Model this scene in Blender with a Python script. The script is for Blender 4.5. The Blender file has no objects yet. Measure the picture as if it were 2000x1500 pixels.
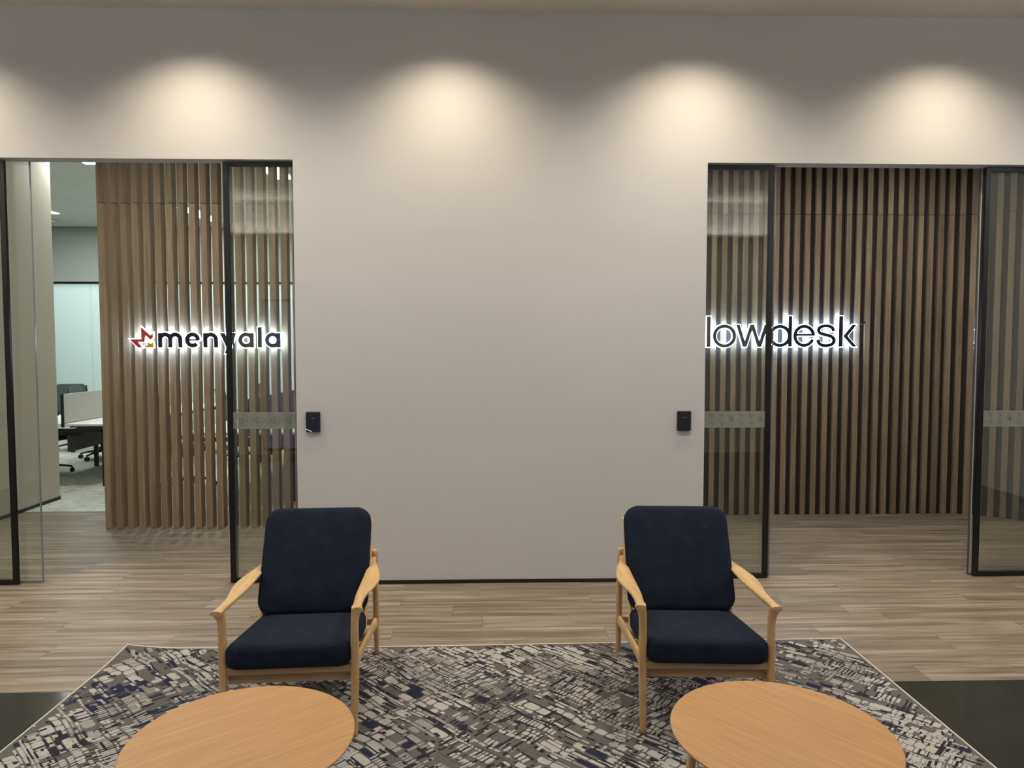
import bpy, bmesh, math, random
from mathutils import Vector, Matrix
PI = math.pi
rnd = random.Random(7)
C = bpy.context.scene.collection
scn = bpy.context.scene

# ------------------------------------------------------------------ camera
F = 1387.0; H = 1.62
yaw = math.atan(38/F); pit = math.atan(69/F)
cd = bpy.data.cameras.new('camera'); cam = bpy.data.objects.new('camera', cd); C.objects.link(cam)
cd.sensor_width = 36; cd.lens = 36*F/2000; cd.clip_start = .05
cam.location = (0, 0, H); cam.rotation_euler = (PI/2-pit, 0, -yaw)
scn.camera = cam

# ------------------------------------------------------------------ world, exposure
w = bpy.data.worlds.new('world'); scn.world = w; w.use_nodes = True
w.node_tree.nodes['Background'].inputs[0].default_value = (.5, .55, .62, 1)
w.node_tree.nodes['Background'].inputs[1].default_value = .05
scn.view_settings.view_transform = 'Standard'; scn.view_settings.look = 'None'
scn.view_settings.exposure = 0.08; scn.view_settings.gamma = 1; scn.view_settings.use_curve_mapping = False

WARM = (1.0, .85, .62); NEUT = (1.0, .985, .965); COOL = (.93, 1.0, .985)
P_WASH = 94; P_FILL = 108; P_UPFILL = 290; P_ALC_L = 62; P_ALC_R = 80; P_OFF = 52; P_MEET = 29
CEIL = 3.86

# ------------------------------------------------------------------ helpers
def link(name, me, mat=None, parent=None, loc=(0,0,0), rot=(0,0,0), kind=None, label=None):
    o = bpy.data.objects.new(name, me); C.objects.link(o)
    if mat is not None and me is not None and not me.materials: me.materials.append(mat)
    o.location = loc; o.rotation_euler = rot
    if parent: o.parent = parent
    if kind: o['kind'] = kind
    if label: o['label'] = label
    return o
def thing(name, label, cat, loc=(0,0,0), rz=0, group=None):
    o = bpy.data.objects.new(name, None); C.objects.link(o); o.empty_display_size = .1
    o.location = loc; o.rotation_euler = (0, 0, rz); o['label'] = label; o['category'] = cat
    if group: o['group'] = group
    return o
def tag(o, label, cat, group=None):
    o['label'] = label; o['category'] = cat
    if group: o['group'] = group
    return o
class MB:
    def __init__(s): s.v = []; s.f = []; s.sm = []
    def add(s, v, f, smooth=False):
        n = len(s.v); s.v += [tuple(p) for p in v]; s.f += [tuple(i+n for i in q) for q in f]; s.sm += [smooth]*len(f); return s
    def box(s, x0, x1, y0, y1, z0, z1):
        v = [(x0,y0,z0),(x1,y0,z0),(x1,y1,z0),(x0,y1,z0),(x0,y0,z1),(x1,y0,z1),(x1,y1,z1),(x0,y1,z1)]
        return s.add(v, [(0,3,2,1),(4,5,6,7),(0,1,5,4),(1,2,6,5),(2,3,7,6),(3,0,4,7)])
    def bbox(s, x0, x1, y0, y1, z0, z1, b=.003):
        bm = bmesh.new(); bmesh.ops.create_cube(bm, size=1)
        for q in bm.verts:
            q.co = ((x0+x1)/2+q.co.x*(x1-x0), (y0+y1)/2+q.co.y*(y1-y0), (z0+z1)/2+q.co.z*(z1-z0))
        bmesh.ops.bevel(bm, geom=bm.edges[:], offset=b, segments=2, affect='EDGES', profile=.5)
        bm.verts.index_update()
        s.add([q.co[:] for q in bm.verts], [[q.index for q in f.verts] for f in bm.faces]); bm.free(); return s
    def cyl(s, p0, p1, r0, r1=None, n=16):
        return s.sweep([p0, p1], [r0, r0 if r1 is None else r1], None, n=n, smooth_path=False)
    def sweep(s, pts, ws, hs=None, up=(0,0,1), n=12, smooth_path=True, p=2.0, sub=5):
        pts = [Vector(q) for q in pts]; hs = hs or ws
        if smooth_path and len(pts) > 2:
            P = []; Wd = []; Hd = []
            def cr(a,b,c,d,t): return .5*((2*b)+(c-a)*t+(2*a-5*b+4*c-d)*t*t+(3*b-a-3*c+d)*t**3)
            m = len(pts)
            for i in range(m-1):
                g = lambda L,j: L[max(0,min(m-1,j))]
                for k in range(sub):
                    t = k/sub
                    P.append(cr(g(pts,i-1),g(pts,i),g(pts,i+1),g(pts,i+2),t))
                    Wd.append(cr(g(ws,i-1),g(ws,i),g(ws,i+1),g(ws,i+2),t)); Hd.append(cr(g(hs,i-1),g(hs,i),g(hs,i+1),g(hs,i+2),t))
            P.append(pts[-1]); Wd.append(ws[-1]); Hd.append(hs[-1]); pts, ws, hs = P, Wd, Hd
        V = []; up0 = Vector(up)
        for i, q in enumerate(pts):
            t = (pts[min(i+1,len(pts)-1)]-pts[max(i-1,0)]).normalized()
            u_ = up0 if abs(t.dot(up0)) < .97 else Vector((0,1,0))
            a = t.cross(u_).normalized(); b = a.cross(t).normalized()
            for k in range(n):
                th = 2*PI*(k+.5)/n; c_, s_ = math.cos(th), math.sin(th)
                V.append(q + a*ws[i]*math.copysign(abs(c_)**(2/p), c_) + b*hs[i]*math.copysign(abs(s_)**(2/p), s_))
        m = len(pts); fs = []
        for i in range(m-1):
            for k in range(n):
                k2 = (k+1) % n; fs.append((i*n+k, i*n+k2, (i+1)*n+k2, (i+1)*n+k))
        s.add(V, fs, True)
        base = len(s.v)-len(V)
        s.f.append(tuple(base+k for k in range(n-1,-1,-1))); s.f.append(tuple(base+(m-1)*n+k for k in range(n))); s.sm += [False, False]
        return s
    def lathe(s, prof, n=24, c=(0,0,0), smooth=True):
        V = []; fs = []
        for r, z in prof:
            for k in range(n): V.append((c[0]+r*math.cos(2*PI*k/n), c[1]+r*math.sin(2*PI*k/n), c[2]+z))
        for i in range(len(prof)-1):
            for k in range(n):
                k2 = (k+1) % n; fs.append((i*n+k, i*n+k2, (i+1)*n+k2, (i+1)*n+k))
        s.add(V, fs, smooth); b = len(s.v)-len(V)
        s.f.append(tuple(b+k for k in range(n-1,-1,-1))); s.f.append(tuple(b+(len(prof)-1)*n+k for k in range(n))); s.sm += [False, False]
        return s
    def prism(s, poly, y0, y1):           # poly in (x,z); extruded along y
        m = len(poly); v = [(x, y0, z) for x, z in poly]+[(x, y1, z) for x, z in poly]
        f = [tuple(range(m)), tuple(range(2*m-1, m-1, -1))]+[(i, i+m, (i+1) % m+m, (i+1) % m) for i in range(m)]
        return s.add(v, f)
    def mesh(s, name):
        me = bpy.data.meshes.new(name); me.from_pydata(s.v, [], s.f)
        me.polygons.foreach_set('use_smooth', s.sm)
        bm = bmesh.new(); bm.from_mesh(me); bmesh.ops.recalc_face_normals(bm, faces=bm.faces[:]); bm.to_mesh(me); bm.free()
        me.update(); return me
    def obj(s, name, mat, parent=None, **k): return link(name, s.mesh(name), mat, parent, **k)

# ------------------------------------------------------------------ materials
def lin(c): return tuple((x/12.92 if x <= .04045 else ((x+.055)/1.055)**2.4) for x in [v/255 for v in c])+(1,)
def newmat(name):
    m = bpy.data.materials.new(name); m.use_nodes = True; nt = m.node_tree
    b = nt.nodes['Principled BSDF']; return m, nt, b
def plain(name, c, rough=.5, metal=0, noise=0, nscale=40, bump=0, spec=.5, emit=None, es=0):
    m, nt, b = newmat(name); b.inputs['Base Color'].default_value = lin(c); b.inputs['Roughness'].default_value = rough
    b.inputs['Metallic'].default_value = metal; b.inputs['Specular IOR Level'].default_value = spec
    if noise or bump:
        tc = nt.nodes.new('ShaderNodeTexCoord'); n = nt.nodes.new('ShaderNodeTexNoise'); n.inputs['Scale'].default_value = nscale; n.inputs['Detail'].default_value = 5
        nt.links.new(tc.outputs['Object'], n.inputs['Vector'])
        if noise:
            r = nt.nodes.new('ShaderNodeValToRGB'); L = lin(c)
            r.color_ramp.elements[0].position = .3; r.color_ramp.elements[1].position = .7
            r.color_ramp.elements[0].color = tuple(x*(1-noise) for x in L[:3])+(1,); r.color_ramp.elements[1].color = tuple(min(1,x*(1+noise)) for x in L[:3])+(1,)
            nt.links.new(n.outputs['Fac'], r.inputs[0]); nt.links.new(r.outputs[0], b.inputs['Base Color'])
        if bump:
            bp = nt.nodes.new('ShaderNodeBump'); bp.inputs['Strength'].default_value = bump; bp.inputs['Distance'].default_value = .002
            nt.links.new(n.outputs['Fac'], bp.inputs['Height']); nt.links.new(bp.outputs[0], b.inputs['Normal'])
    if emit: b.inputs['Emission Color'].default_value = lin(emit); b.inputs['Emission Strength'].default_value = es
    return m
def wood(name, dark, mid, light, scale, rot=(0,0,0), rough=.45, var=.12, bump=.15, detail=6, hue=None, fine=6.0, contrast=(.3,.5,.7), spec=.5):
    """scale: noise frequency per axis (low along the grain); per-object shift and brightness"""
    m, nt, b = newmat(name); N = nt.nodes.new; L = nt.links.new
    tc = N('ShaderNodeTexCoord'); oi = N('ShaderNodeObjectInfo'); mp = N('ShaderNodeMapping')
    mp.inputs['Rotation'].default_value = rot
    sc = N('ShaderNodeVectorMath'); sc.operation = 'MULTIPLY'; sc.inputs[1].default_value = scale
    mu = N('ShaderNodeMath'); mu.operation = 'MULTIPLY'; mu.inputs[1].default_value = 37.0
    ad = N('ShaderNodeVectorMath'); ad.operation = 'ADD'
    L(tc.outputs['Object'], mp.inputs['Vector']); L(mp.outputs[0], sc.inputs[0]); L(oi.outputs['Random'], mu.inputs[0])
    L(sc.outputs[0], ad.inputs[0]); L(mu.outputs[0], ad.inputs[1])
    n1 = N('ShaderNodeTexNoise'); n1.inputs['Scale'].default_value = 1; n1.inputs['Detail'].default_value = detail; n1.inputs['Roughness'].default_value = .62; n1.inputs['Distortion'].default_value = .35
    L(ad.outputs[0], n1.inputs['Vector'])
    n2 = N('ShaderNodeTexNoise'); n2.inputs['Scale'].default_value = fine; n2.inputs['Detail'].default_value = 3
    L(ad.outputs[0], n2.inputs['Vector'])
    mx = N('ShaderNodeMath'); mx.operation = 'MULTIPLY_ADD'; mx.inputs[1].default_value = .28; L(n2.outputs['Fac'], mx.inputs[0])
    m3 = N('ShaderNodeMath'); m3.operation = 'MULTIPLY'; m3.inputs[1].default_value = .72; L(n1.outputs['Fac'], m3.inputs[0]); L(m3.outputs[0], mx.inputs[2])
    r = N('ShaderNodeValToRGB'); e = r.color_ramp.elements; e[0].position = contrast[0]; e[0].color = lin(dark); e[1].position = contrast[2]; e[1].color = lin(light)
    q = e.new(contrast[1]); q.color = lin(mid); L(mx.outputs[0], r.inputs[0])
    hs = N('ShaderNodeHueSaturation'); mr = N('ShaderNodeMapRange'); mr.inputs['To Min'].default_value = 1-var; mr.inputs['To Max'].default_value = 1+var
    L(oi.outputs['Random'], mr.inputs[0]); L(mr.outputs[0], hs.inputs['Value']); L(r.outputs[0], hs.inputs['Color']); L(hs.outputs[0], b.inputs['Base Color'])
    b.inputs['Roughness'].default_value = rough; b.inputs['Specular IOR Level'].default_value = spec
    bp = N('ShaderNodeBump'); bp.inputs['Strength'].default_value = bump; bp.inputs['Distance'].default_value = .001; L(mx.outputs[0], bp.inputs['Height']); L(bp.outputs[0], b.inputs['Normal'])
    return m
def glass(name, tint, refl=1.0):
    m, nt, b = newmat(name); nt.nodes.remove(b); N = nt.nodes.new; L = nt.links.new
    out = nt.nodes['Material Output']; t = N('ShaderNodeBsdfTransparent'); t.inputs[0].default_value = tint+(1,)
    g = N('ShaderNodeBsdfGlossy'); g.inputs['Roughness'].default_value = .0; g.inputs[0].default_value = (refl,refl,refl,1)
    fr = N('ShaderNodeFresnel'); fr.inputs[0].default_value = 1.5; mx = N('ShaderNodeMixShader')
    L(fr.outputs[0], mx.inputs[0]); L(t.outputs[0], mx.inputs[1]); L(g.outputs[0], mx.inputs[2]); L(mx.outputs[0], out.inputs[0]); return m
def film(name, col, alpha, transl=.5):
    m, nt, b = newmat(name); nt.nodes.remove(b); N = nt.nodes.new; L = nt.links.new; out = nt.nodes['Material Output']
    d = N('ShaderNodeBsdfDiffuse'); d.inputs[0].default_value = lin(col); tr = N('ShaderNodeBsdfTranslucent'); tr.inputs[0].default_value = lin(col)
    a = N('ShaderNodeMixShader'); a.inputs[0].default_value = transl; L(d.outputs[0], a.inputs[1]); L(tr.outputs[0], a.inputs[2])
    t = N('ShaderNodeBsdfTransparent'); c = N('ShaderNodeMixShader'); c.inputs[0].default_value = alpha
    L(t.outputs[0], c.inputs[1]); L(a.outputs[0], c.inputs[2]); L(c.outputs[0], out.inputs[0]); return m
def emis(name, col, s):
    m, nt, b = newmat(name); nt.nodes.remove(b); e = nt.nodes.new('ShaderNodeEmission'); e.inputs[0].default_value = lin(col); e.inputs[1].default_value = s
    nt.links.new(e.outputs[0], nt.nodes['Material Output'].inputs[0]); return m

M_wall = plain('wall_paint', (188,187,187), .75, noise=.015, nscale=1.3, bump=.02)
M_ceil = plain('ceiling_paint', (232,228,220), .85)
M_rear = plain('rear_wall_paint', (205,203,200), .8)
M_side = plain('cream_wall_paint', (182,173,157), .75)
M_offwall = plain('office_wall_paint', (160,165,160), .8)
M_black = plain('black_metal', (17,17,20), .38, metal=.3)
M_base = plain('black_skirting', (14,14,15), .5)
M_plank = wood('greige_vinyl_plank', (90,79,67), (125,113,97), (160,148,130), (.9,24,24), rough=.42, var=.06, bump=.08, contrast=(.36,.5,.64))
M_darktile = plain('dark_polished_tile', (50,51,46), .15, noise=.12, nscale=3, spec=.5)
M_slat = wood('walnut_laminate_slat', (126,108,85), (152,132,107), (176,156,128), (30,30,1.3), rough=.8, var=.10, bump=.08, spec=.2)
M_slatdark = wood('walnut_laminate_slat_right', (116,99,78), (143,124,100), (170,149,121), (30,30,1.3), rough=.5, var=.12, bump=.08)
M_backing = plain('dark_backing', (44,37,32), .8)
M_oak = wood('oak_frame', (172,138,92), (198,164,114), (214,182,134), (24,24,2.2), rough=.42, var=.03, bump=.1)
M_oakarm = wood('oak_arm', (174,140,92), (200,166,114), (218,184,134), (40,2.5,12), rough=.4, var=.03, bump=.1)
M_oakshade = wood('oak_shaded_board', (140,112,78), (160,132,96), (178,150,112), (1.6,30,26), rough=.5, var=.03, bump=.1)  # oak darkened to carry the shade on the chair front; grain runs crosswise
M_glass = glass('door_glass', (.94,.95,.93))
M_glassf = glass('fixed_glass', (.96,.965,.945))
M_edge = plain('glass_edge', (120,122,128), .2)
M_film = film('frosted_film', (180,182,174), .62)
M_filmline = plain('film_cut_line', (78,82,76), .5)
M_letter = plain('black_letter_face', (20,22,30), .35)
M_red = plain('red_face', (184,62,44), .35); M_yel = plain('yellow_face', (206,178,34), .35)
M_halo = emis('lit_acrylic', (182,212,255), 30.0)
M_steel = plain('steel_pin', (150,150,150), .35, metal=1)
M_reader = plain('reader_plastic', (26,27,33), .32)
M_readerface = plain('reader_face', (30,32,40), .22)
M_mark = plain('grey_print', (110,112,118), .5)
M_white = plain('white_laminate', (232,232,222), .4)
M_partfab = plain('grey_felt', (168,165,158), .9, noise=.06, nscale=90)
M_dkgrey = plain('dark_grey_panel', (78,74,70), .8)
M_mesh = film('chair_mesh', (96,112,112), .72, .3)
M_blackpl = plain('black_plastic', (18,18,20), .5)
M_blackfab = plain('black_fabric', (24,24,28), .9)
M_lightring = plain('white_trim', (230,230,225), .5)

def fabric(name, c1, c2):
    m, nt, b = newmat(name); N = nt.nodes.new; L = nt.links.new
    tc = N('ShaderNodeTexCoord'); n = N('ShaderNodeTexNoise'); n.inputs['Scale'].default_value = 480; n.inputs['Detail'].default_value = 2
    n2 = N('ShaderNodeTexNoise'); n2.inputs['Scale'].default_value = 14; n2.inputs['Detail'].default_value = 4
    L(tc.outputs['Object'], n.inputs['Vector']); L(tc.outputs['Object'], n2.inputs['Vector'])
    a = N('ShaderNodeMath'); a.operation = 'MULTIPLY_ADD'; a.inputs[1].default_value = .82; L(n.outputs['Fac'], a.inputs[0])
    c = N('ShaderNodeMath'); c.operation = 'MULTIPLY'; c.inputs[1].default_value = .18; L(n2.outputs['Fac'], c.inputs[0]); L(c.outputs[0], a.inputs[2])
    r = N('ShaderNodeValToRGB'); r.color_ramp.elements[0].position = .38; r.color_ramp.elements[0].color = lin(c1); r.color_ramp.elements[1].position = .64; r.color_ramp.elements[1].color = lin(c2)
    L(a.outputs[0], r.inputs[0]); L(r.outputs[0], b.inputs['Base Color']); b.inputs['Roughness'].default_value = .95; b.inputs['Specular IOR Level'].default_value = .15
    
    bp = N('ShaderNodeBump'); bp.inputs['Strength'].default_value = .35; bp.inputs['Distance'].default_value = .001; L(n.outputs['Fac'], bp.inputs['Height']); L(bp.outputs[0], b.inputs['Normal'])
    return m
M_navy = fabric('navy_wool', (14,18,28), (35,43,59))

def carpetmat():
    m, nt, b = newmat('office_carpet'); N = nt.nodes.new; L = nt.links.new
    tc = N('ShaderNodeTexCoord'); mp = N('ShaderNodeMapping'); mp.inputs['Scale'].default_value = (7, 38, 1); L(tc.outputs['Object'], mp.inputs[0])
    n = N('ShaderNodeTexNoise'); n.inputs['Scale'].default_value = 1; n.inputs['Detail'].default_value = 6; n.inputs['Roughness'].default_value = .7; L(mp.outputs[0], n.inputs['Vector'])
    r = N('ShaderNodeValToRGB'); r.color_ramp.elements[0].position = .32; r.color_ramp.elements[0].color = lin((128,130,122)); r.color_ramp.elements[1].position = .66; r.color_ramp.elements[1].color = lin((222,222,208))
    L(n.outputs['Fac'], r.inputs[0]); L(r.outputs[0], b.inputs['Base Color']); b.inputs['Roughness'].default_value = 1; b.inputs['Specular IOR Level'].default_value = .1; return m
M_carpet = carpetmat()

# ------------------------------------------------------------------ light helpers
def spot(name, loc, power, color, angle, blend=1.0, parent=None, radius=.05, tilt=0):
    d = bpy.data.lights.new(name, 'SPOT'); d.energy = power; d.color = color; d.spot_size = math.radians(angle); d.spot_blend = blend; d.shadow_soft_size = radius
    o = bpy.data.objects.new(name, d); C.objects.link(o); o.location = loc; o.rotation_euler = (tilt, 0, 0)
    if parent: o.parent = parent
    return o
def area(name, loc, power, color, sx, sy, rot=(0,0,0), parent=None):
    d = bpy.data.lights.new(name, 'AREA'); d.shape = 'RECTANGLE'; d.size = sx; d.size_y = sy; d.energy = power; d.color = color
    o = bpy.data.objects.new(name, d); C.objects.link(o); o.location = loc; o.rotation_euler = rot
    if parent: o.parent = parent
    return o

# ------------------------------------------------------------------ structure
YW, YB = 4.845, 4.955          # front wall faces
XL, XR = -1.332, 1.461         # edges of the pier
ZH = 2.880                     # head of the openings
XSL = -4.657                   # side wall of the left entry
XRR = 5.35
def S(name, mb, mat, **k): return mb.obj(name, mat, kind='structure', **k)
S('wall_front', MB().box(XL, XR, YW, YB, 0, CEIL).box(-9.2, XL, YW, YB, ZH, CEIL).box(XR, 5.8, YW, YB, ZH, CEIL)
  .box(-9.2, XSL, YW, YB, 0, ZH).box(XRR, 5.8, YW, YB, 0, ZH), M_wall)
S('ceiling', MB().box(-5.75, 5.8, -1.1, YW, CEIL, CEIL+.1), M_ceil)
S('wall_left', MB().box(-5.75, -5.65, -1.1, YW, 0, CEIL), M_wall)
S('wall_right', MB().box(5.8, 5.9, -1.1, 7.4, 0, CEIL), M_wall)
wr = S('wall_rear', MB().box(-5.75, 5.8, -1.2, -1.1, 0, CEIL), M_rear)
S('wall_entry', MB().box(-9.2, XSL, YB+.002, 7.71, 0, 3.75), M_side)
S('wall_partition', MB().box(-1.20, -1.10, YB, 12.9, 0, 3.75).box(1.36, 1.46, YB, 7.4, 0, 3.75), M_side)
S('wall_right_back', MB().box(1.46, 5.8, 7.05, 7.15, 0, 3.75), M_backing)
S('wall_office_left', MB().box(-9.2, -9.1, 7.71, 12.9, 0, 3.75), M_offwall)
S('wall_office_head', MB().box(-9.1, -1.2, 12.8, 12.9, 2.80, 3.75), M_offwall)
S('wall_meeting_back', MB().box(-9.1, -1.2, 15.0, 15.1, 0, 3.75), M_white)
S('ceiling_entry_right', MB().box(1.46, 5.8, YB, 7.1, 3.75, 3.85), M_ceil)
S('ceiling_meeting', MB().box(-9.2, -1.1, 12.9, 15.1, 3.75, 3.85), M_ceil)
S('baseboard_front', MB().box(XL+.002, XR-.002, YW-.006, YW, 0.002, .026), M_base)
S('baseboard_entry', MB().box(XSL, XSL+.006, YB+.01, 7.71, 0, .035), M_base)

# dusk-blue window behind the camera (mirrored in the left glass door)
wn = S('window_1', MB().box(-3.46, -2.25, -1.10, -1.085, .10, 2.33), emis('dusk_window', (118,124,156), .95))
fr = MB()
for a in ((-3.5,-2.21,.06,.10),(-3.5,-2.21,2.33,2.37),(-3.5,-3.46,.1,2.33),(-2.25,-2.21,.1,2.33)): fr.box(a[0],a[1],-1.10,-1.06,a[2],a[3])
fr.obj('window_frame', M_black, wn)

# floor: base slab with planks, tiles, carpet
fl = S('floor', MB().box(-9.2, 5.9, -1.2, 15.1, -.12, -.012), M_backing)
PW = .18; pm = {}
y = 3.335; row = 0
while y < 6.95:
    x = -5.65 + rnd.uniform(-1.1, 0)
    while x < 5.8:
        x0, x1 = max(x, -5.65), min(x+1.22, 5.8)
        if x1-x0 > .03:
            ln = round(x1-x0, 2)
            if ln not in pm: pm[ln] = MB().bbox(0, x1-x0-.0012, 0, PW-.0012, -.012, 0, .0006).mesh('plank')
            link('plank', pm[ln], M_plank, fl, loc=(x0, y, 0))
        x += 1.22
    y += PW; row += 1
YC = y
tm = MB().bbox(0, 1.1975, 0, 1.1975, -.012, 0, .0008).mesh('floor_tile')
for i in range(10):
    for j in range(4):
        link('floor_tile', tm, M_darktile, fl, loc=(-5.9+.35+1.2*i-.4, 3.335-1.2*(j+1), 0))
MB().box(-9.1, -1.2, YC, 12.8, -.012, .001).obj('carpet', M_carpet, fl)
MB().box(-9.1, -1.2, 12.8, 15.0, -.012, .001).obj('carpet', M_carpet, fl)

# office ceiling, tile by tile
oc = S('ceiling_office', MB().box(-9.2, -1.1, YB, 12.9, 3.765, 3.85), M_offwall)
M_ctile = plain('ceiling_tile', (186,190,184), .9, noise=.03, nscale=60)
ctm = MB().box(0, .594, 0, 1.194, 3.75, 3.764).mesh('ceiling_tile')
for i in range(13):
    for j in range(7):
        xx, yy = -9.0+.6*i, 4.96+1.2*j-.6
        if yy < YB: continue
        link('ceiling_tile', ctm, M_ctile, oc, loc=(xx, yy, 0))

# ------------------------------------------------------------------ glass doors
def glyph(kind, cx, cz, y, mb):
    def rib(pts, w=.0012):
        for a, b in zip(pts, pts[1:]):
            dx, dz = b[0]-a[0], b[1]-a[1]; l = math.hypot(dx, dz) or 1; nx, nz = -dz/l*w/2, dx/l*w/2
            mb.prism([(cx+a[0]+nx, cz+a[1]+nz), (cx+b[0]+nx, cz+b[1]+nz), (cx+b[0]-nx, cz+b[1]-nz), (cx+a[0]-nx, cz+a[1]-nz)], y, y-.0008)
    if kind == 'knot':
        r0 = rnd.uniform(0, .5)
        out = []
        for k in range(61):
            t = 2*PI*k/60; r = .036+.011*abs(math.sin(2.5*(t+r0))); out.append((r*math.cos(t)*1.08, r*math.sin(t)))
        rib(out)
        for k in range(6):
            t = 2*PI*k/6+r0; a = (.034*math.cos(t), .03*math.sin(t)); b = (.017*math.cos(t+.55), .015*math.sin(t+.55)); c = (.034*math.cos(t+1.05), .03*math.sin(t+1.05))
            rib([a, b, c]); rib([b, (.008*math.cos(t+1.6), .009*math.sin(t+1.6))])
        rib([(-.03,.012),(.012,.012)]); rib([(-.012,-.014),(.03,-.014)])
    else:
        a = .0145
        rib([(-a,a*1.2),(a*.6,a),(a,-a*.2),(-a*.4,-a*.3),(-a,a*1.2)] if kind == 0 else [(-a,a),(0,a),(a*.2,0),(a,-a*.4),(a*.1,-a*1.2)], .0018)
        rib([(-a*.8,-a*.8),(a*.2,-a*.6),(a,-a*1.5)] if kind == 0 else [(-a,-a*.2),(a*.8,a*.3)], .0018)

def framed_door(name, label, x0, x1, stile0, stile1, kind):
    t = thing(name, label, 'door', ((x0+x1)/2, 4.90, 0)); cx = (x0+x1)/2; a, b = x0-cx, x1-cx; zt = ZH-.006; hw = .033
    MB().bbox(a, a+stile0, -.012, .012, .004, zt, .002).obj('door_stile', M_black, t)
    MB().bbox(b-stile1, b, -.012, .012, .004, zt, .002).obj('door_stile', M_black, t)
    MB().bbox(a+stile0, b-stile1, -.012, .012, zt-.030, zt, .002).obj('top_rail', M_black, t)
    MB().bbox(a+stile0, b-stile1, -.012, .012, .004, .034, .002).obj('bottom_rail', M_black, t)
    MB().box(a+stile0-.004, b-stile1+.004, -.004, .004, .030, zt-.026).obj('glass_pane', M_glass, t)
    f = MB().box(a+stile0, b-stile1, -.0065, -.0045, 1.070, 1.185).obj('frosted_band', M_film, t)
    g = MB(); n = 0
    if kind == 'knot':
        xx = a+stile0+.055
        while xx < b-stile1-.04: glyph('knot', xx, 1.128, -.0066, g); xx += .107; n += 1
    else:
        xx = a+stile0+.05; k = 0
        while xx < b-stile1-.012:
            dz = .026 if k % 3 != 2 else .006
            glyph(k % 2, xx, 1.128+dz, -.0066, g); glyph((k+1) % 2, xx+.004, 1.128-dz, -.0066, g); xx += .069; k += 1
    p = g.obj('band_pattern', M_filmline, f, kind='stuff')
    return t
framed_door('sliding_door', 'black framed glass sliding door left of the bare wall, crossing the letters menyala', -1.812, XL-.002, .036, .014, 'knot')
framed_door('sliding_door', 'black framed glass sliding door right of the bare wall, crossing the letters lowdesk', XR+.002, 1.938, .012, .036, 'glyph')
framed_door('sliding_door', 'black framed glass sliding door cut by the left edge of the photo', -4.64, -3.255, .036, .036, 'knot')
framed_door('sliding_door', 'black framed glass sliding door cut by the right edge of the photo', 3.418, XRR-.002, .036, .036, 'glyph')
def fixed(label, x0, x1, edge_x):
    t = thing('fixed_glass_panel', label, 'glass panel', ((x0+x1)/2, 4.940, 0)); a = (x1-x0)/2
    MB().box(-a, a, -.005, .005, .004, ZH-.002).obj('glass_pane', M_glassf, t)
    MB().box(edge_x-.0035, edge_x+.0035, -.0055, .0055, .004, ZH-.002).obj('polished_edge', M_edge, t)
    if x0 > 3: MB().box(edge_x+.006, edge_x+.012, -.0055, .0055, .004, ZH-.002).obj('edge_seal', M_lightring, t)
    MB().box(-a, a, -.008, .008, .002, .010).obj('floor_channel', M_edge, t)
    return t
fixed('frameless clear glass panel with grey edge in front of the cream side wall, far left', -4.64, -3.117, 1.523/2)
fixed('frameless glass panel behind the framed door left of the bare wall', -1.782, XL-.006, -.220)
fixed('frameless glass panel, thin pale edge beside the door that crosses lowdesk', XR+.006, 1.968, .2470)
fixed('frameless glass panel with thick grey edge beside the far right door', 3.404, XRR-.01, -.9605)

# ------------------------------------------------------------------ slat screens
SW, SD, SDR, SEAM = .055, .095, .030, 2.905
lo = MB().bbox(-SW/2, SW/2, 0, SD, 0.001, SEAM-.004, .0015).mesh('slat')
hi = MB().bbox(-SW/2, SW/2, 0, SD, SEAM, 3.745, .0015).mesh('upper_slat')
scl = thing('slat_screen', 'open screen of upright wooden slats behind the menyala sign, carpeted office beyond', 'screen', (-2.35, 6.42, 0))
k = 0
while -3.484+SW/2+.1*k < -1.24:
    x = -3.484+SW/2+.1*k+2.35
    link('slat', lo, M_slat, scl, loc=(x, 0, 0)); link('upper_slat', hi, M_slat, scl, loc=(x, 0, 0)); k += 1
scr = thing('slat_wall', 'wall of upright wooden slats on dark backing behind the lowdesk sign, curving forward at right', 'slat wall', (3.0, 6.78, 0))
lo2 = lo.copy(); hi2 = hi.copy()
for me in (lo2, hi2):
    me.materials.clear(); me.materials.append(M_slatdark)
    for q in me.vertices: q.co.y *= SDR/SD; q.co.x *= .91
def curve_at(s):        # distance from x=1.52 along the wall
    L0 = 4.40-1.52; R = .62
    if s < L0: return 1.52+s, 6.78, 0
    a = (s-L0)/R
    if a < math.radians(47): return 4.40+R*math.sin(a), 6.78-R+R*math.cos(a), a
    a = math.radians(47); r = s-L0-R*a
    return 4.40+R*math.sin(a)+r*math.cos(a), 6.78-R+R*math.cos(a)-r*math.sin(a), a
bk = []
for k in range(44):
    x, yv, a = curve_at(.1*k)
    if x > 5.6: break
    link('slat', lo2, None, scr, loc=(x-3.0, yv-6.78, 0), rot=(0,0,-a)); link('upper_slat', hi2, None, scr, loc=(x-3.0, yv-6.78, 0), rot=(0,0,-a))
    bk.append((x+SDR*math.sin(a)-3.0, yv+SDR*math.cos(a)-6.78))
mb = MB()
for p, q in zip(bk, bk[1:]):
    d = Vector((q[0]-p[0], q[1]-p[1])).normalized(); n = Vector((-d.y, d.x))*.02
    mb.add([(p[0],p[1],0),(q[0],q[1],0),(q[0]+n.x,q[1]+n.y,0),(p[0]+n.x,p[1]+n.y,0),(p[0],p[1],3.745),(q[0],q[1],3.745),(q[0]+n.x,q[1]+n.y,3.745),(p[0]+n.x,p[1]+n.y,3.745)],
           [(0,3,2,1),(4,5,6,7),(0,1,5,4),(1,2,6,5),(2,3,7,6),(3,0,4,7)])
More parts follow.
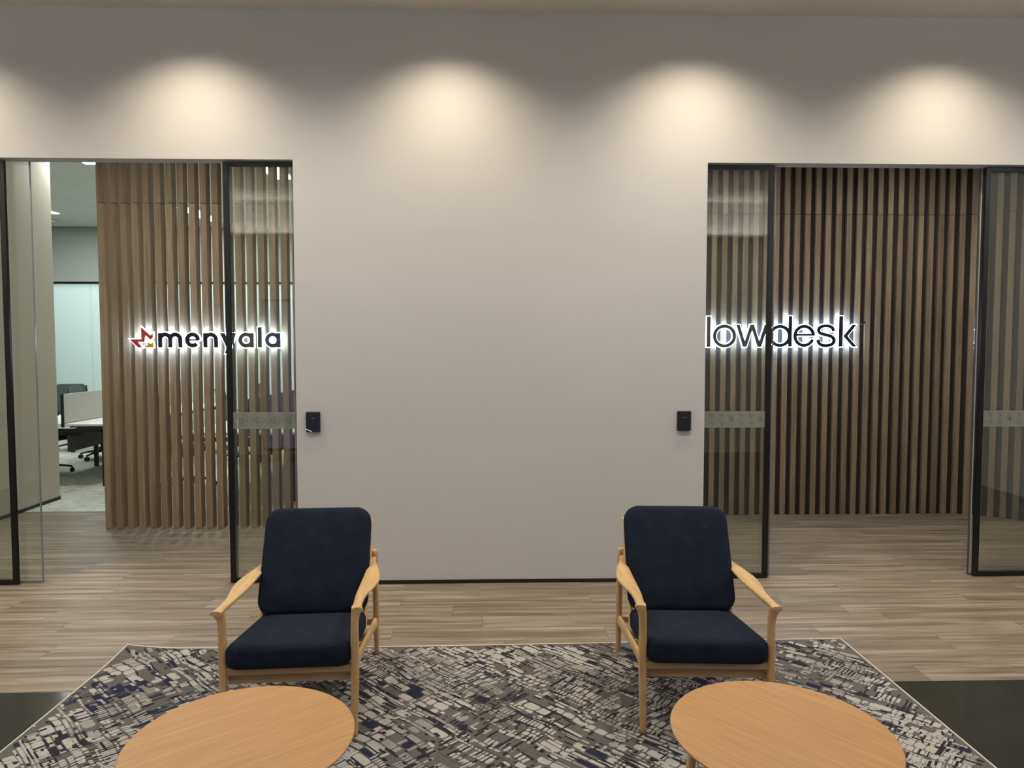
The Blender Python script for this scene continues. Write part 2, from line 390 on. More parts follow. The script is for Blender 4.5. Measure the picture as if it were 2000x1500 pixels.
mb.obj('backing_panel', M_backing, scr)

# ------------------------------------------------------------------ lettering
def ribbon(path, wd, g=0, closed=False):
    P = [Vector(p) for p in path]; n = len(P); hw = wd/2+g
    if not closed and g:
        P[0] = P[0]+(P[0]-P[1]).normalized()*g; P[-1] = P[-1]+(P[-1]-P[-2]).normalized()*g
    Lf, Rt = [], []
    for i in range(n):
        if closed: a, b = P[i]-P[(i-1) % n], P[(i+1) % n]-P[i]
        else: a = P[i]-P[i-1] if i else P[1]-P[0]; b = P[i+1]-P[i] if i < n-1 else P[-1]-P[-2]
        a.normalize(); b.normalize(); na = Vector((-a.y, a.x)); nb = Vector((-b.y, b.x)); m = (na+nb)
        m = m.normalized() if m.length > 1e-6 else na; kx = min(2.5, 1/max(.3, m.dot(na)))
        Lf.append(P[i]+m*hw*kx); Rt.append(P[i]-m*hw*kx)
    out = []
    for i in range(n if closed else n-1):
        j = (i+1) % n; out.append([Lf[i], Lf[j], Rt[j], Rt[i]])
    return out
def arc(cx, cy, rx, ry, a0, a1, n=22): return [(cx+rx*math.cos(math.radians(a0+(a1-a0)*i/n)), cy-ry*math.sin(math.radians(a0+(a1-a0)*i/n))) for i in range(n+1)]
def ring(cx, cy, rx, ry, wd, g): return ribbon(arc(cx, cy, rx, ry, 0, 360, 40)[:-1], wd, g, True)
def offs(poly, g):
    if not g: return [poly]
    P = [Vector(p) for p in poly]; n = len(P); A = sum(P[i].x*P[(i+1) % n].y-P[(i+1) % n].x*P[i].y for i in range(n)); sg = 1 if A > 0 else -1; out = []
    for i in range(n):
        a = (P[i]-P[i-1]).normalized(); b = (P[(i+1) % n]-P[i]).normalized(); na = Vector((a.y, -a.x))*sg; nb = Vector((b.y, -b.x))*sg; m = (na+nb).normalized()
        out.append(P[i]+m*g*min(2.2, 1/max(.3, m.dot(na))))
    return [out]
def rect(x0, x1, y0, y1, g): return [[(x0-g,y0-g),(x1+g,y0-g),(x1+g,y1+g),(x0-g,y1+g)]]
W1 = 8.4
def L_m(g): return rect(309.6,318.0,650,679,g)+ribbon(arc(323.5,663,9.8,9.6,165,0)+[(333.3,679)],W1,g)+ribbon(arc(343.1,663,9.8,9.6,165,0)+[(352.9,679)],W1,g)
def L_e(g): return ribbon(arc(376.8,664,10.6,10.8,4,318,34),W1,g)+rect(368,390.6,661.8,665.6,g*.6)
def L_n(g): return rect(397.4,405.8,650,679,g)+ribbon(arc(412,663.2,10.5,9.7,165,0)+[(422.5,679)],W1,g)
def L_y(g): return offs([(429.8,650),(439.6,650),(451.6,678),(444.5,684)],g)+offs([(452.8,650),(462.4,650),(448.2,690.7),(438.8,690.7)],g)
def L_a(dx, g): return ring(481.2+dx,664.2,11.3,11,7.8,g)+rect(488.2+dx,496.6+dx,650,679,g)
def L_l(g): return rect(504,512.2,638.6,679,g)
W2 = 6.8
def K_l(g): return rect(1379.6,1387,618,677.8,g)
def K_o(g): return ring(1414.1,656.4,19.3,19.3,W2,g)
def bars(pts, h, g):      # slanting strokes cut level at both ends
    out = []
    for (xa, ya), (xb, yb) in zip(pts, pts[1:]):
        if yb < ya: xa, ya, xb, yb = xb, yb, xa, ya
        dx = (xb-xa)/(yb-ya)*g; k = h+g*1.1
        out.append([(xa-dx-k, ya-g), (xa-dx+k, ya-g), (xb+dx+k, yb+g), (xb+dx-k, yb+g)])
    return out
def smooth(P, sub=5):
    out = []; m = len(P); G = lambda j: P[max(0, min(m-1, j))]
    for i in range(m-1):
        a, b, c, d = G(i-1), G(i), G(i+1), G(i+2)
        for k in range(sub):
            t = k/sub; out.append(tuple(.5*((2*b[q])+(c[q]-a[q])*t+(2*a[q]-5*b[q]+4*c[q]-d[q])*t*t+(3*b[q]-a[q]-3*c[q]+d[q])*t**3) for q in (0, 1)))
    return out+[P[-1]]
def K_w(g): return bars([(1440,634),(1453.6,677.6),(1467.6,634),(1482,677.6),(1495.6,634)],3.6,g)
def K_d(g): return ring(1522,656.2,18.4,18.6,W2,g)+rect(1538,1545.2,616.8,677.4,g)
def K_e(g): return ribbon(arc(1569.1,656,17.9,18.6,4,338,36),W2,g)+rect(1553,1589.6,651.6,656.3,g*.6)
def K_s(g): return ribbon(smooth([(1340+x/5.263, 580+y_/5.263) for x, y_ in [(1508,352),(1497,322),(1470,303),(1430,298),(1388,303),(1360,322),(1354,348),(1372,372),(1425,388),(1480,404),(1508,428),(1510,462),(1485,490),(1435,500),(1388,495),(1358,472),(1346,438)]]),W2,g)
def K_k(g): return rect(1636.8,1644.6,616.8,677.4,g)+bars([(1667.4,634),(1649.6,656.4),(1668.4,677.4)],4.3,g)
def K_tm(g): return ribbon([(1679,628.4),(1682.6,628.4)],1.1,g)+ribbon([(1680.8,628.4),(1680.8,632)],1.1,g)+ribbon([(1684,632.2),(1684,628.2),(1685.6,631),(1687.2,628.2),(1687.2,632.2)],1.1,g)
LOGO_R = [(240+x/12.5, 620+y_/12.5) for x, y_ in [(165,525),(465,525),(465,235),(690,438),(750,375),(750,490),(690,550),(565,440),(545,607),(385,600),(490,735),(375,735)]]
LOGO_Y = [(240+x/12.5, 620+y_/12.5) for x, y_ in [(530,680),(612,682),(615,600),(685,642),(752,600),(760,735),(580,735)]]
cy_, sy_ = math.cos(yaw), math.sin(yaw)
def ray(px, py):
    f = Vector((math.sin(yaw)*math.cos(pit), math.cos(yaw)*math.cos(pit), -math.sin(pit))); r = Vector((cy_, -sy_, 0)); u = r.cross(f)
    return r*((px-1000)/F)-u*((py-750)/F)+f
def sign(name, label, letters, yp, yslat, slat_x0):
    # letter outlines are laid out in drawing units and scaled to metres on the sign plane
    a = ray(letters[0][3], 679); b = ray(letters[-1][3], 679); ux = ((b.x/b.y)-(a.x/a.y))*yp/(letters[-1][3]-letters[0][3]); X0 = a.x/a.y*yp-letters[0][3]*ux
    c = ray(letters[3][3], 640); d = ray(letters[3][3], 680); uz = ((c.z/c.y)-(d.z/d.y))*yp/40; Z0 = H+d.z/d.y*yp+680*uz
    cxm = X0+(letters[0][3]+letters[-1][3])/2*ux; zb = Z0-679*uz
    t = thing(name, label, 'sign', (cxm, yp, zb))
    for nm, lab, fn, cx, mat, back in letters:
        mb = MB()
        for i_, po in enumerate(fn(0)): mb.prism([(X0+p[0]*ux-cxm, Z0-p[1]*uz-zb) for p in po], -.010-.00002*i_, 0)
        o = mb.obj(nm, mat, t, label=lab)
        if back:
            mb = MB()
            for po in fn(back): mb.prism([(X0+p[0]*ux-cxm, Z0-p[1]*uz-zb) for p in po], .001, .012)
            mb.obj('lit_backing', M_halo, o)
            xc = X0+cx*ux; xs = slat_x0+round((xc-slat_x0)/.1)*.1
            MB().cyl((xs-cxm, .012, .03), (xs-cxm, yslat-yp, .03), .003, n=8).obj('standoff', M_steel, o)
        else:
            xc = X0+cx*ux; MB().cyl((xc-cxm, 0, .225), (xc-cxm, yslat-yp, .225), .002, n=6).obj('standoff', M_steel, o)
    return t
sign('wall_sign', 'dark backlit letters reading menyala with a red and yellow burst, on the left slats', [
    ('logo_mark', 'red jagged burst', lambda g: offs(LOGO_R, g), 278, M_red, 1.3),
    ('logo_mark', 'yellow jagged piece', lambda g: offs(LOGO_Y, g), 292, M_yel, 1.1),
    ('letter', 'black letter m', L_m, 333, M_letter, 1.3), ('letter', 'black letter e', L_e, 377, M_letter, 1.3), ('letter', 'black letter n', L_n, 412, M_letter, 1.3),
    ('letter', 'black letter y', L_y, 446, M_letter, 1.3), ('letter', 'black letter a', lambda g: L_a(0, g), 484, M_letter, 1.3), ('letter', 'black letter l', L_l, 508, M_letter, 1.3),
    ('letter', 'black final letter a', lambda g: L_a(52.2, g), 536, M_letter, 1.3)], 6.365, 6.42, -3.4565)
sign('wall_sign', 'thin dark backlit letters reading lowdesk on the right slat wall', [
    ('letter', 'black letter l', K_l, 1383, M_letter, 1.2), ('letter', 'black letter o', K_o, 1414, M_letter, 1.2), ('letter', 'black letter w', K_w, 1467, M_letter, 1.2),
    ('letter', 'black letter d', K_d, 1530, M_letter, 1.2), ('letter', 'black letter e', K_e, 1569, M_letter, 1.2), ('letter', 'black letter s', K_s, 1612, M_letter, 1.2),
    ('letter', 'black letter k', K_k, 1652, M_letter, 1.2), ('trademark', 'tiny black TM mark', K_tm, 1683, M_letter, 0)], 6.725, 6.78, 1.52)

# ------------------------------------------------------------------ card readers
def reader(x, label, peel):
    t = thing('card_reader', label, 'card reader', (x, YW, 1.055))
    MB().bbox(-.048, .048, -.022, 0, 0, .138, .007).obj('reader_body', M_reader, t)
    MB().bbox(-.043, .043, -.0245, -.020, .008, .132, .002).obj('reader_face', M_readerface, t)
    MB().box(-.013, .013, -.0250, -.0244, .092, .0955).obj('printed_mark', M_mark, t)
    if peel:
        MB().prism([(-.048,.026),(-.048,.020),(-.006,.001),(-.004,.006)], -.027, -.0246).obj('peeling_film', M_white, t, label='pale edge of loose protective film')
reader(-1.217, 'small black card reader on the wall left side, pale film edge at its lower corner', True)
reader(1.317, 'small black card reader on the wall beside the lowdesk opening', False)

# ------------------------------------------------------------------ armchairs
def cushion(wd, dp, th, r, e, puff, nc=7):
    """rounded cushion; x in +-wd/2, y in +-dp/2, z 0..th"""
    def outline(i):
        rr = max(r-i, .004); hx, hy = wd/2-i-rr, dp/2-i-rr; P = []
        for q, (sx, sy) in enumerate(((1,1),(-1,1),(-1,-1),(1,-1))):
            for k in range(nc+1):
                a = PI/2*q+PI/2*k/nc; P.append((sx*hx+rr*math.cos(a), sy*hy+rr*math.sin(a)))
            # straight side subdivisions
            nx = ((-1,1),(-1,-1),(1,-1),(1,1))[q]; 
            end = P[-1]; a2 = PI/2*(q+1); st = (nx[0]*hx+rr*math.cos(a2), nx[1]*hy+rr*math.sin(a2))
            for k in range(1, 6): P.append((end[0]+(st[0]-end[0])*k/6, end[1]+(st[1]-end[1])*k/6))
        return P
    rings = []
    mn = min(wd, dp)/2
    ins = [mn*.92, mn*.7, mn*.45, e*1.8]
    def pf(i): return puff*(1-(1-min(1, i/mn))**2)
    for i in ins: rings.append((i, -pf(i)*.4))
    for k in range(6): a = PI/2*k/5; rings.append((e*(1-math.sin(a)), e*(1-math.cos(a))))
    rings.append((0, th/2))
    for k in range(6): a = PI/2*k/5; rings.append((e*(1-math.cos(a)), th-e+e*math.sin(a)))
    for i in reversed(ins): rings.append((i, th+pf(i)))
    V = []; fs = []; n = 0
    for i, z in rings:
        o = outline(i); n = len(o); V += [(x, y_, z) for x, y_ in o]
    for a in range(len(rings)-1):
        for k in range(n): fs.append((a*n+k, a*n+(k+1) % n, (a+1)*n+(k+1) % n, (a+1)*n+k))
    mb = MB(); mb.add(V, fs, True); mb.f.append(tuple(range(n-1,-1,-1))); mb.f.append(tuple(len(V)-n+k for k in range(n))); mb.sm += [True, True]
    return mb
seat_tilt = math.atan2(.085, .60)
back_tilt = math.radians(27)
me_seat = cushion(.505, .60, .105, .055, .036, .012).mesh('seat_cushion')
me_back = cushion(.520, .520, .090, .075, .034, .012).mesh('back_cushion')
def make_armchair(label, loc, rz, group):
    t = thing('armchair', label, 'armchair', loc, rz, group)
    for s in (-1, 1):
        MB().sweep([(s*.262,0,0),(s*.264,.002,.15),(s*.266,.004,.33),(s*.266,.004,.46),(s*.270,.002,.512),(s*.279,-.006,.544)],
                   [.0125,.0155,.0175,.0155,.018,.0235], [.0125,.0165,.020,.017,.018,.017], up=(0,1,0), n=14, p=2.6).obj('front_leg', M_oak, t)
        MB().sweep([(s*.270,.800,0),(s*.270,.785,.18),(s*.270,.765,.38),(s*.268,.745,.572)], [.012,.0165,.0165,.0145], up=(0,1,0), n=14).obj('rear_leg', M_oak, t)
        MB().sweep([(s*.281,-.026,.541),(s*.275,.04,.541),(s*.274,.16,.537),(s*.284,.30,.530),(s*.288,.42,.526),(s*.280,.55,.526),(s*.268,.66,.528),(s*.264,.74,.528)],
                   [.022,.0185,.024,.036,.040,.031,.018,.013], [.011,.013,.0105,.0095,.0095,.010,.012,.012], n=16, p=2.5).obj('armrest', M_oakarm, t)
        MB().sweep([(s*.264,.005,.292),(s*.262,.2,.268),(s*.264,.5,.222),(s*.268,.785,.178)], [.011,.0105,.0105,.011], [.030,.024,.024,.026], n=12, p=3.5).obj('side_rail', M_oak, t)
        MB().sweep([(s*.243,.470,.215),(s*.246,.585,.42),(s*.248,.70,.62),(s*.249,.765,.728)], [.011]*4, [.016,.016,.015,.012], up=(0,1,0), n=12, p=3).obj('back_upright', M_oak, t)
    MB().bbox(-.252, .252, -.012, .022, .277, .308, .006).obj('front_rail', M_oakshade, t)
    MB().bbox(-.252, .252, .022, .036, .228, .282, .003).obj('apron', M_oakshade, t, label='front board under the seat, shade put into its oak colour')
    MB().bbox(-.258, .258, .770, .795, .165, .200, .006).obj('rear_rail', M_oak, t)
    for q in (0, 1, 2, 3):
        yy = .50+.077*q; zz = .30+.132*q
        MB().sweep([(-.225, yy+.015, zz),(0, yy+.024, zz),(.225, yy+.015, zz)], [.0055]*3, [.017]*3, n=10, p=3).obj('back_slat', M_oak, t)
    for q in range(4):
        yy = .12+.12*q
        MB().bbox(-.256, .256, yy-.02, yy+.02, .285-.145*yy-.008, .297-.145*yy-.008, .003).obj('seat_slat', M_oak, t)
    link('seat_cushion', me_seat, M_navy, t, loc=(0, .245, .2655+.004), rot=(-seat_tilt, 0, 0))
    # back cushion: local z is its thickness, turned to face forward
    link('back_cushion', me_back, M_navy, t, loc=(0, .618+.028, .555-.010), rot=(PI/2-back_tilt, 0, 0))
    return t
RUGZ = .009
make_armchair('oak armchair with navy cushions on the left, in front of the black door stile', (-.838, 2.886, RUGZ), math.radians(3.2), 'armchairs on the rug')
make_armchair('oak armchair with navy cushions on the right, nearer the lowdesk opening', (.892, 2.880, RUGZ), math.radians(-3.2), 'armchairs on the rug')

# ------------------------------------------------------------------ round tables
def oak_top(name, ang):
    return wood(name, (166,122,76), (184,139,89), (200,154,102), (3.0,95,30), rot=(0,0,ang), rough=.42, var=.0, bump=.12, fine=4, contrast=(.3,.52,.72))
def table(label, x, y_, a0, ang):
    t = thing('coffee_table', label, 'table', (x, y_, RUGZ), 0, 'round tables before the armchairs'); R_ = .334; zt = .450-RUGZ
    MB().lathe([(R_-.030, zt-.026),(R_-.006, zt-.012),(R_-.001, zt-.006),(R_, zt-.003),(R_-.0015, zt-.0006),(R_-.004, zt)], 96).obj('table_top', oak_top('oak_top', ang), t)
    MB().lathe([(.20, zt-.046),(.21, zt-.026)], 32).obj('under_frame', M_oak, t)
    for k_ in range(4):
        a = a0+PI/2*k_; c, s = math.cos(a), math.sin(a)
        MB().sweep([(.300*c,.300*s,0),(.278*c,.278*s,.2),(.255*c,.255*s,zt-.024)], [.010,.0135,.017], up=(0,1,0), n=16).obj('leg', M_oak, t)
table('round light oak coffee table before the left armchair', -.757, 2.103, PI/4, math.radians(-38))
table('round light oak coffee table before the right armchair', .884, 2.096, math.radians(160), math.radians(52))

# ------------------------------------------------------------------ rug
RX0, RX1, RY0, RY1 = -1.972, 1.937, .95, 3.80
def rz_(x, y_):
    z = 0
    d = math.hypot(x-RX0, y_-RY1)
    if d < .30: z += .020*(1-d/.30)**2
    return z
def ryb(x):            # back edge: slightly bowed
    u = (x-RX0)/(RX1-RX0); return RY1+.012-.035*math.sin(PI*min(1,u*1.0))*(1-u)*1.4 + .02*u
rug = thing('rug', 'large rectangular rug with a broken crosshatch in navy, taupe and ivory', 'rug', (0, 2.4, 0))
def rugmat(name, c, n=.14, sc=220):
    return plain(name, c, .97, noise=n, nscale=sc, bump=.5, spec=.1)
M_taupe = rugmat('rug_taupe', (93,90,87)); M_ivory = rugmat('rug_ivory', (166,163,157), .14); M_rgrey = rugmat('rug_grey', (142,139,135), .30, 160)
M_rnavy = rugmat('rug_navy', (42,44,64), .25); M_rblack = rugmat('rug_black', (46,44,48), .25)
mb = MB(); nx, ny = 60, 24; V = []; fs = []
for j in range(ny+1):
    for i in range(nx+1):
        x = RX0+(RX1-RX0)*i/nx; yb = ryb(x); v_ = (j/ny)**.6; y_ = RY0+(yb-RY0)*v_
        V.append((x, y_-2.4, RUGZ-.002+rz_(x, y_)))
n0 = len(V)
for v_ in V[:]: V.append((v_[0], v_[1], v_[2]-.0065))
for j in range(ny):
    for i in range(nx):
        a = j*(nx+1)+i; fs.append((a, a+1, a+nx+2, a+nx+1)); fs.append((n0+a, n0+a+nx+1, n0+a+nx+2, n0+a+1))
for i in range(nx):
    fs.append((i, n0+i, n0+i+1, i+1)); a = ny*(nx+1)+i; fs.append((a, a+1, n0+a+1, n0+a))
for j in range(ny):
    a = j*(nx+1); fs.append((a, a+nx+1, n0+a+nx+1, n0+a)); a += nx; fs.append((a, n0+a, n0+a+nx+1, a+nx+1))
MB().add(V, fs).obj('rug_base', M_taupe, rug)
bp = [(RX0, RY0+(ryb(RX0)-RY0)*i/20) for i in range(21)]+[(RX0+(RX1-RX0)*i/40, ryb(RX0+(RX1-RX0)*i/40)) for i in range(1, 41)]+[(RX1, ryb(RX1)-(ryb(RX1)-RY0)*i/20) for i in range(1, 21)]
MB().sweep([(x, y_-2.4, .005+rz_(x, y_)) for x, y_ in bp], [.0045]*len(bp), n=6, smooth_path=False).obj('edge_binding', plain('binding', (205,198,184), .9), rug, label='pale bound edge')
# pile pattern: cells and strokes woven on the diagonal
def vnoise(seed):
    r = random.Random(seed); G = {}
    def g(i, j):
        if (i, j) not in G: G[(i, j)] = random.Random(i*7919+j*104729+seed).random()
        return G[(i, j)]
    def f(x, y_):
        i, j = math.floor(x), math.floor(y_); u, v = x-i, y_-j; u = u*u*(3-2*u); v = v*v*(3-2*v)
        return (g(i,j)*(1-u)+g(i+1,j)*u)*(1-v)+(g(i,j+1)*(1-u)+g(i+1,j+1)*u)*v
    return f
nA, nB, nC, nW = vnoise(1), vnoise(2), vnoise(3), vnoise(4)
layers = {'ivory': MB(), 'grey': MB(), 'navy': MB(), 'black': MB(), 'taupe': MB()}
c45 = math.sqrt(.5)
rr = random.Random(11)
def blob(layer, u, v, hu, hv, h):
    """rounded patch with half sizes hu, hv in the diagonal frame"""
    q = min(hu, hv)*.6; P = []; jit = rr.random()*.0003
    for sx, sy, a0 in ((1,1,0),(-1,1,1),(-1,-1,2),(1,-1,3)):
        for k_ in range(3):
            a = PI/2*(a0+k_/2); P.append((sx*(hu-q)+q*math.cos(a), sy*(hv-q)+q*math.sin(a)))
    W = []
    for a, b in P:
        uu, vv = u+a, v+b
        uu2 = uu+.013*(nW(vv*9, uu*2.5)-.5)*2+rr.uniform(-.0012,.0012); vv2 = vv+.013*(nW(uu*9+50, vv*2.5)-.5)*2+rr.uniform(-.0012,.0012)
        x, y_ = (uu2-vv2)*c45, 2.4+(uu2+vv2)*c45
        if not (RX0+.006 < x < RX1-.006 and RY0+.006 < y_ < ryb(x)-.006): return
        W.append((x, y_-2.4, RUGZ-.002+rz_(x, y_)+h+jit))
    m = len(W); layers[layer].add(W, [tuple(range(m))])
span = 2.45
u = -span
while u < span:                       # cells in ladders, with dark lines between them
    du = rr.choice([.013,.016,.02,.026,.034,.046,.055]); v = -span
    while v < span:
        x, y_ = (u-v)*c45, 2.4+(u+v)*c45
        dv = rr.choice([.02,.03,.045,.06,.08,.1])
        if RX0 < x < RX1 and RY0 < y_ < RY1+.1:
            flip = nC(u*3.1, v*3.1) < .5
            dens = nA(u*2.6+9, v*2.6); r_ = rr.random(); gp = .0034 if dens < .55 else .0014
            lay = ('ivory' if nB(u*5, v*5) > .40 else 'grey') if r_ < .50+.5*dens else ('navy' if r_ > .94 else None)
            if not flip:
                if lay: blob(lay, u+du/2, v+dv/2, max(.0045, du/2-gp), max(.005, dv/2-gp), .0004)
                if rr.random() < .38: blob('black' if nA(u*2+70, v*2) < .5 else 'navy', u, v+dv/2, rr.uniform(.003,.0055), dv/2, .0007)
            else:
                n_ = max(1, int(dv/rr.choice([.016,.02,.028]))); st = dv/n_; dd = max(du, .03)
                for q in range(n_):
                    if lay and rr.random() < .93: blob(lay, u+du/2, v+st*(q+.5), max(.006, du/2-gp), max(.004, st/2-gp), .0004)
                    if rr.random() < .26: blob('navy' if nA(u*2+70, v*2) > .5 else 'black', u+du/2, v+st*q, du*.6, rr.uniform(.003,.005), .0007)
        v += dv
    u += du
for k_ in range(2700):                # short dark strokes
    x = rr.uniform(RX0, RX1); y_ = rr.uniform(RY0, RY1); u = (x+y_-2.4)*c45; v = (y_-2.4-x)*c45
    ln = rr.choice([.006,.01,.018,.028,.042]); wd = rr.uniform(.0032,.0058)
    if nB(u*2.2+30, v*2.2+7) > .68: wd *= 1.6
    lay = 'navy' if nA(u*2+70, v*2) > .5 else 'black'
    if rr.random() < .5+1.2*(nC(u*3.1, v*3.1)-.5): blob(lay, u, v, wd, ln, .0009+rr.random()*.0002)
    else: blob(lay, u, v, ln, wd, .0009+rr.random()*.0002)
for k_ in range(70):                  # long thin taupe lines running across
    x = rr.uniform(RX0, RX1); y_ = rr.uniform(RY0, RY1); u = (x+y_-2.4)*c45; v = (y_-2.4-x)*c45; wd = rr.uniform(.003,.006); ax = rr.random() < .5; n_ = rr.randint(5, 16)
    for q in range(n_):
        if ax: blob('taupe', u, v+q*.055, wd, .031, .0011)
        else: blob('taupe', u+q*.055, v, .031, wd, .0011)
for k_ in range(900):                 # light flecks
    x = rr.uniform(RX0, RX1); y_ = rr.uniform(RY0, RY1); u = (x+y_-2.4)*c45; v = (y_-2.4-x)*c45; a = rr.uniform(.005,.009)
    b = rr.choice([.006,.012,.02])
    if rr.random() < .5: a, b = b, a
    blob('ivory', u, v, a, b, .0014)
for nm, mt in (('ivory', M_ivory), ('grey', M_rgrey), ('navy', M_rnavy), ('black', M_rblack), ('taupe', M_taupe)):
    me = bpy.data.meshes.new('pile_pattern'); L_ = layers[nm]; me.from_pydata(L_.v, [], L_.f)
    link('pile_pattern', me, mt, rug, kind='stuff', label={'ivory':'ivory pile','grey':'grey pile','navy':'navy pile','black':'black pile','taupe':'taupe pile'}[nm])

# ------------------------------------------------------------------ office beyond the left screen
# frosted glass front of the lit meeting room
fg = S('window_2', MB().box(-9.1, -1.2, 12.80, 12.84, 2.765, 2.80).box(-9.1, -1.2, 12.80, 12.84, .002, .03), M_black)
M_frost = film('frosted_glass', (216,226,226), .97, .62)
xx = -9.1+.02; pi_ = 0
edges = [-9.08, -8.02, -7.1, -6.04, -4.98, -3.92, -2.86, -1.22]
for a, b in zip(edges, edges[1:]):
    MB().box(a+.003, b-.003, 12.812, 12.824, .03, 2.765).obj('pane', M_frost, fg)
def desk_bench(label, x, y0, ln, group, dm=None):
    t = thing('desk_bench', label, 'desk', (x, y0, 0), 0, group)
    for s in (-1, 1):
        MB().bbox(min(s*.02, s*.70), max(s*.02, s*.70), 0, ln, .715, .740, .003).obj('desk_top', M_white, t)
        for q in (.05, 1.5, ln-.05):
            MB().bbox(s*.45-.025, s*.45+.025, q-.02, q+.02, .001, .68, .003).obj('leg', M_blackpl, t)
        MB().bbox(s*.60-.02, s*.60+.02, .02, ln-.02, .675, .715, .003).obj('beam', M_blackpl, t)
    for q in (.05, 1.5, ln-.05): MB().box(-.62, .62, q-.02, q+.02, .640, .680).obj('cross_rail', M_blackpl, t)
    MB().box(-.16, .16, .15, ln-.15, .59, .635).obj('cable_tray', M_blackpl, t)
    MB().bbox(-.014, .014, .01, ln-.01, .742, 1.09, .004).obj('divider', dm or M_partfab, t)
    MB().box(-.016, .016, 0, .012, .70, 1.092).obj('divider_end', M_blackpl, t)
    MB().bbox(-.012, .012, .10, ln-.10, .40, .59, .003).obj('modesty_panel', M_dkgrey, t)
    return t
desk_bench('white bench desk with grey divider seen left of the slat screen', -5.02, 8.40, 3.2, 'office bench desks')
desk_bench('white bench desk glimpsed through the left slats, nearest the black door', -2.55, 7.50, 3.6, 'office bench desks', M_dkgrey)
def make_chair():
    t = bpy.data.objects.new('office_chair', None); C.objects.link(t)
    for k_ in range(5):
        a = 2*PI*k_/5+.3; c, s = math.cos(a), math.sin(a)
        l = MB().sweep([(.03*c,.03*s,.115),(.17*c,.17*s,.10),(.30*c,.30*s,.075)], [.022,.018,.013], [.02,.015,.012], n=8).obj('base_leg', M_blackpl, t)
        mb = MB(); dx, dy = -s*.012, c*.012
        for q in (-1, 1): mb.cyl((.30*c+q*dx*.5, .30*s+q*dy*.5, .03), (.30*c+q*dx*2, .30*s+q*dy*2, .03), .029, n=12)
        mb.cyl((.30*c,.30*s,.03),(.30*c,.30*s,.075), .008, n=8)
        mb.obj('castor', M_blackpl, l)
    MB().cyl((0,0,.10),(0,0,.42), .028, .022).obj('gas_lift', M_blackpl, t)
    m = cushion(.48, .46, .07, .09, .03, .01).mesh('seat'); link('seat', m, M_blackfab, t, loc=(0, 0, .43))
    MB().box(-.10, .10, -.08, .10, .37, .435).obj('mechanism', M_blackpl, t)
    MB().sweep([(0,.10,.40),(0,.25,.42),(0,.30,.55),(0,.33,.75)], [.03,.03,.028,.02], [.015,.014,.012,.01], n=8).obj('back_spine', M_blackpl, t)
    m = cushion(.44, .50, .02, .08, .009, .004).mesh('mesh_back'); link('mesh_back', m, M_mesh, t, loc=(0, .315, .83), rot=(math.radians(78), 0, 0))
    for s in (-1, 1):
        MB().sweep([(s*.16,.22,.42),(s*.22,.285,.62),(s*.215,.35,1.05)], [.010]*3, n=8).obj('back_frame', M_blackpl, t)
        MB().sweep([(s*.17,.02,.43),(s*.27,.03,.45),(s*.275,.03,.62)], [.016,.016,.014], [.01,.01,.01], n=8).obj('arm_post', M_blackpl, t)
        MB().bbox(s*.275-.04, s*.275+.04, -.12, .14, .62, .645, .009).obj('arm_pad', M_blackpl, t)
    return t
proto = make_chair(); first = True
def place_chair(x, y_, rz, label):
    global first
    if first: r = proto; first = False
    else:
        r = proto.copy(); C.objects.link(r)
        for ch in list(proto.children):
            c = ch.copy(); C.objects.link(c); c.parent = r
            for g in ch.children: d = g.copy(); C.objects.link(d); d.parent = c
    r.location = (x, y_, .001); r.rotation_euler = (0, 0, math.radians(rz)); r['label'] = label; r['category'] = 'chair'; r['group'] = 'office task chairs'
place_chair(-5.80, 9.30, 85, 'black office chair at the near left of the office desk, castors showing')
place_chair(-5.78, 10.62, 97, 'black office chair farther along the left side of the desk with grey divider')
place_chair(-6.62, 11.5, 195, 'black office chair with grey mesh back beyond the far left of the desk')
place_chair(-3.99, 11.2, -95, 'black office chair glimpsed through the first slats right of the passage')
place_chair(-3.56, 8.3, 85, 'black office chair glimpsed through the slats under the letters menyala')
place_chair(-1.54, 8.3, -90, 'black office chair glimpsed through the glass door beside the bare wall')
place_chair(-3.56, 10.3, 95, 'black office chair glimpsed between the slats beside the black door stile')

# ------------------------------------------------------------------ light fittings
def downlight(x, y_, z, label, power, color, angle, group, blend=1.0, tilt=0):
    t = thing('downlight', label, 'ceiling light', (x, y_, z), 0, group)
    MB().lathe([(.062,-.004),(.060,-.006),(.045,-.006),(.043,-.002),(.043,.0)], 28).obj('trim_ring', M_lightring, t)
    MB().lathe([(.001,-.0065),(.040,-.0065)], 24).obj('lens', M_lens, t)
    spot('downlight_lamp', (0, 0, -.03), power, color, angle, blend, t, .045, tilt)
M_lens = emis('downlight_lens', (255,236,205), 6)
for k_, x in enumerate((-5.2, -3.58, -1.95, -.30, 1.34, 3.02, 4.68)):
    downlight(x, YW-.50, CEIL, 'recessed wall washing downlight in the front row along the wall', P_WASH, WARM, 128, 'wall washing downlights')
for x in (-3.9, -1.3, 1.3, 3.9):
    for y_ in (3.3, .2):  # unseen lamps added here for ambient light on wall, floor and tables
        downlight(x, y_, CEIL, 'added unseen downlight filling the lounge with light', P_FILL*(1 if y_ > 1 else .12), NEUT, 165, 'added lounge fill lights')
for x in (-2.9, -1.8):
    downlight(x, 5.30, 3.765, 'recessed downlight inside the left entry', P_ALC_L, NEUT, 150, 'left entry downlights')
for x in (2.3, 3.9):
    downlight(x, 5.75, 3.75, 'recessed downlight inside the right entry', P_ALC_R, NEUT, 150, 'right entry downlights')
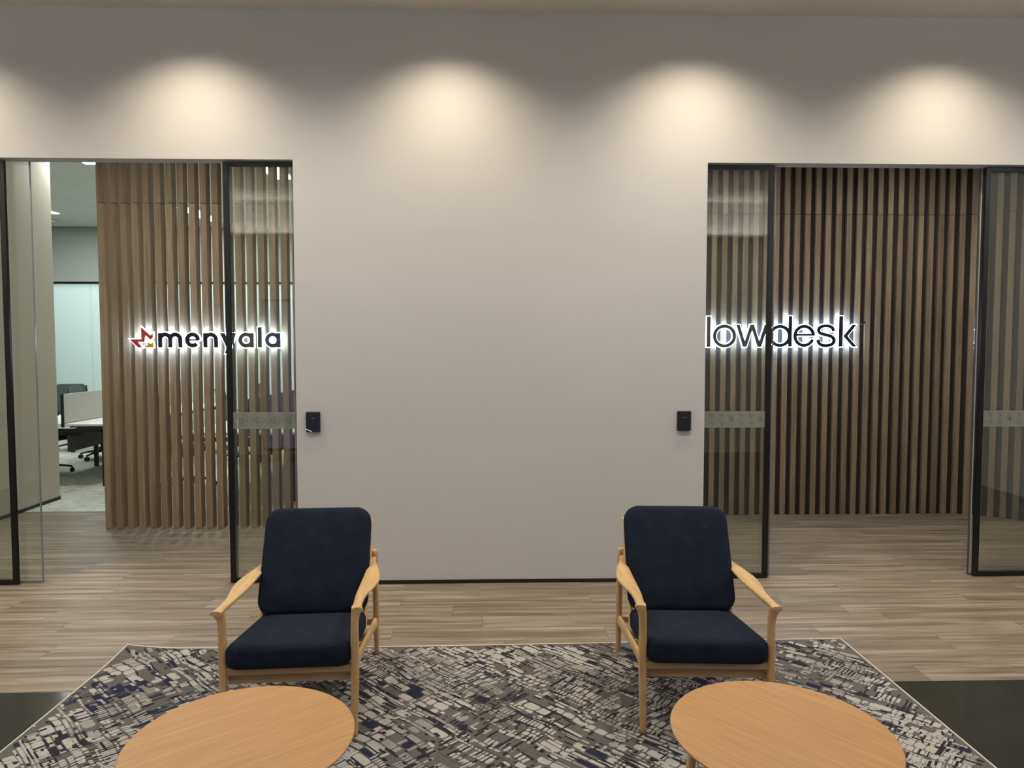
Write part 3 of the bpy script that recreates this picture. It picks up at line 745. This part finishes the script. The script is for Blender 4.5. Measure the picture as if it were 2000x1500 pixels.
for nm, x0, x1, y0, y1 in (('rear',-5.6,5.7,-1.08,-.88),('left',-5.64,-5.44,-.8,.6),('right',5.58,5.78,-.8,.6)):  # unseen ledges and uplights added to lift ceiling and upper wall brightness
    t = thing('added_uplight_ledge', 'added unseen ledge with uplight to brighten the ceiling, on the %s wall' % nm, 'added light', ((x0+x1)/2,(y0+y1)/2,3.30))
    a, b = (x1-x0)/2, (y1-y0)/2
    MB().box(-a, a, -b, b, 0, .03).obj('ledge', M_lightring, t)
    area('added_uplight', (0,0,.05), P_UPFILL*(.14 if nm == 'rear' else .4), NEUT, 2*a-.06, 2*b-.06, rot=(PI,0,0), parent=t)
M_tube = emis('fluorescent_tube', (225,245,245), 9)
def troffer(x, y0, ln, wd, label, p):
    t = thing('ceiling_light', label, 'ceiling light', (x, y0+ln/2, 3.75), 0, 'office linear lights')
    MB().box(-wd/2, wd/2, -ln/2, ln/2, -.012, -.001).obj('housing', M_white, t)
    MB().box(-wd/2+.03, wd/2-.03, -ln/2+.03, ln/2-.03, -.016, -.0125).obj('diffuser', M_tube, t)
    area('troffer_lamp', (0, 0, -.03), p, COOL, wd, ln, parent=t)
troffer(-4.53, 7.76, .68, .32, 'white recessed strip light at the top of the passage beside the slats', P_OFF*.5)
troffer(-6.85, 10.3, 1.2, .16, 'narrow bright strip light on the far office ceiling', P_OFF)
troffer(-2.6, 7.9, 1.2, .30, 'bright office strip light glimpsed high between the left slats', P_OFF*.3)
troffer(-2.6, 10.6, 1.2, .30, 'far office strip light glimpsed between the slats', P_OFF)
troffer(-4.62, 10.9, 1.2, .30, 'far office strip light hidden behind the slat screen', P_OFF)
o = MB().lathe([(.13,-.012),(.12,-.016),(.09,-.010),(.02,-.012)], 28).obj('air_diffuser', M_lightring); o.location = (-7.35, 12.05, 3.75); tag(o, 'round vent on the office ceiling below the strip light', 'vent')
area('meeting_lamp', (-5.2, 13.9, 3.6), P_MEET*6, COOL, 6.5, 1.2)
area('meeting_lamp', (-2.2, 13.9, 3.6), P_MEET*1.5, COOL, 1.6, 1.2)
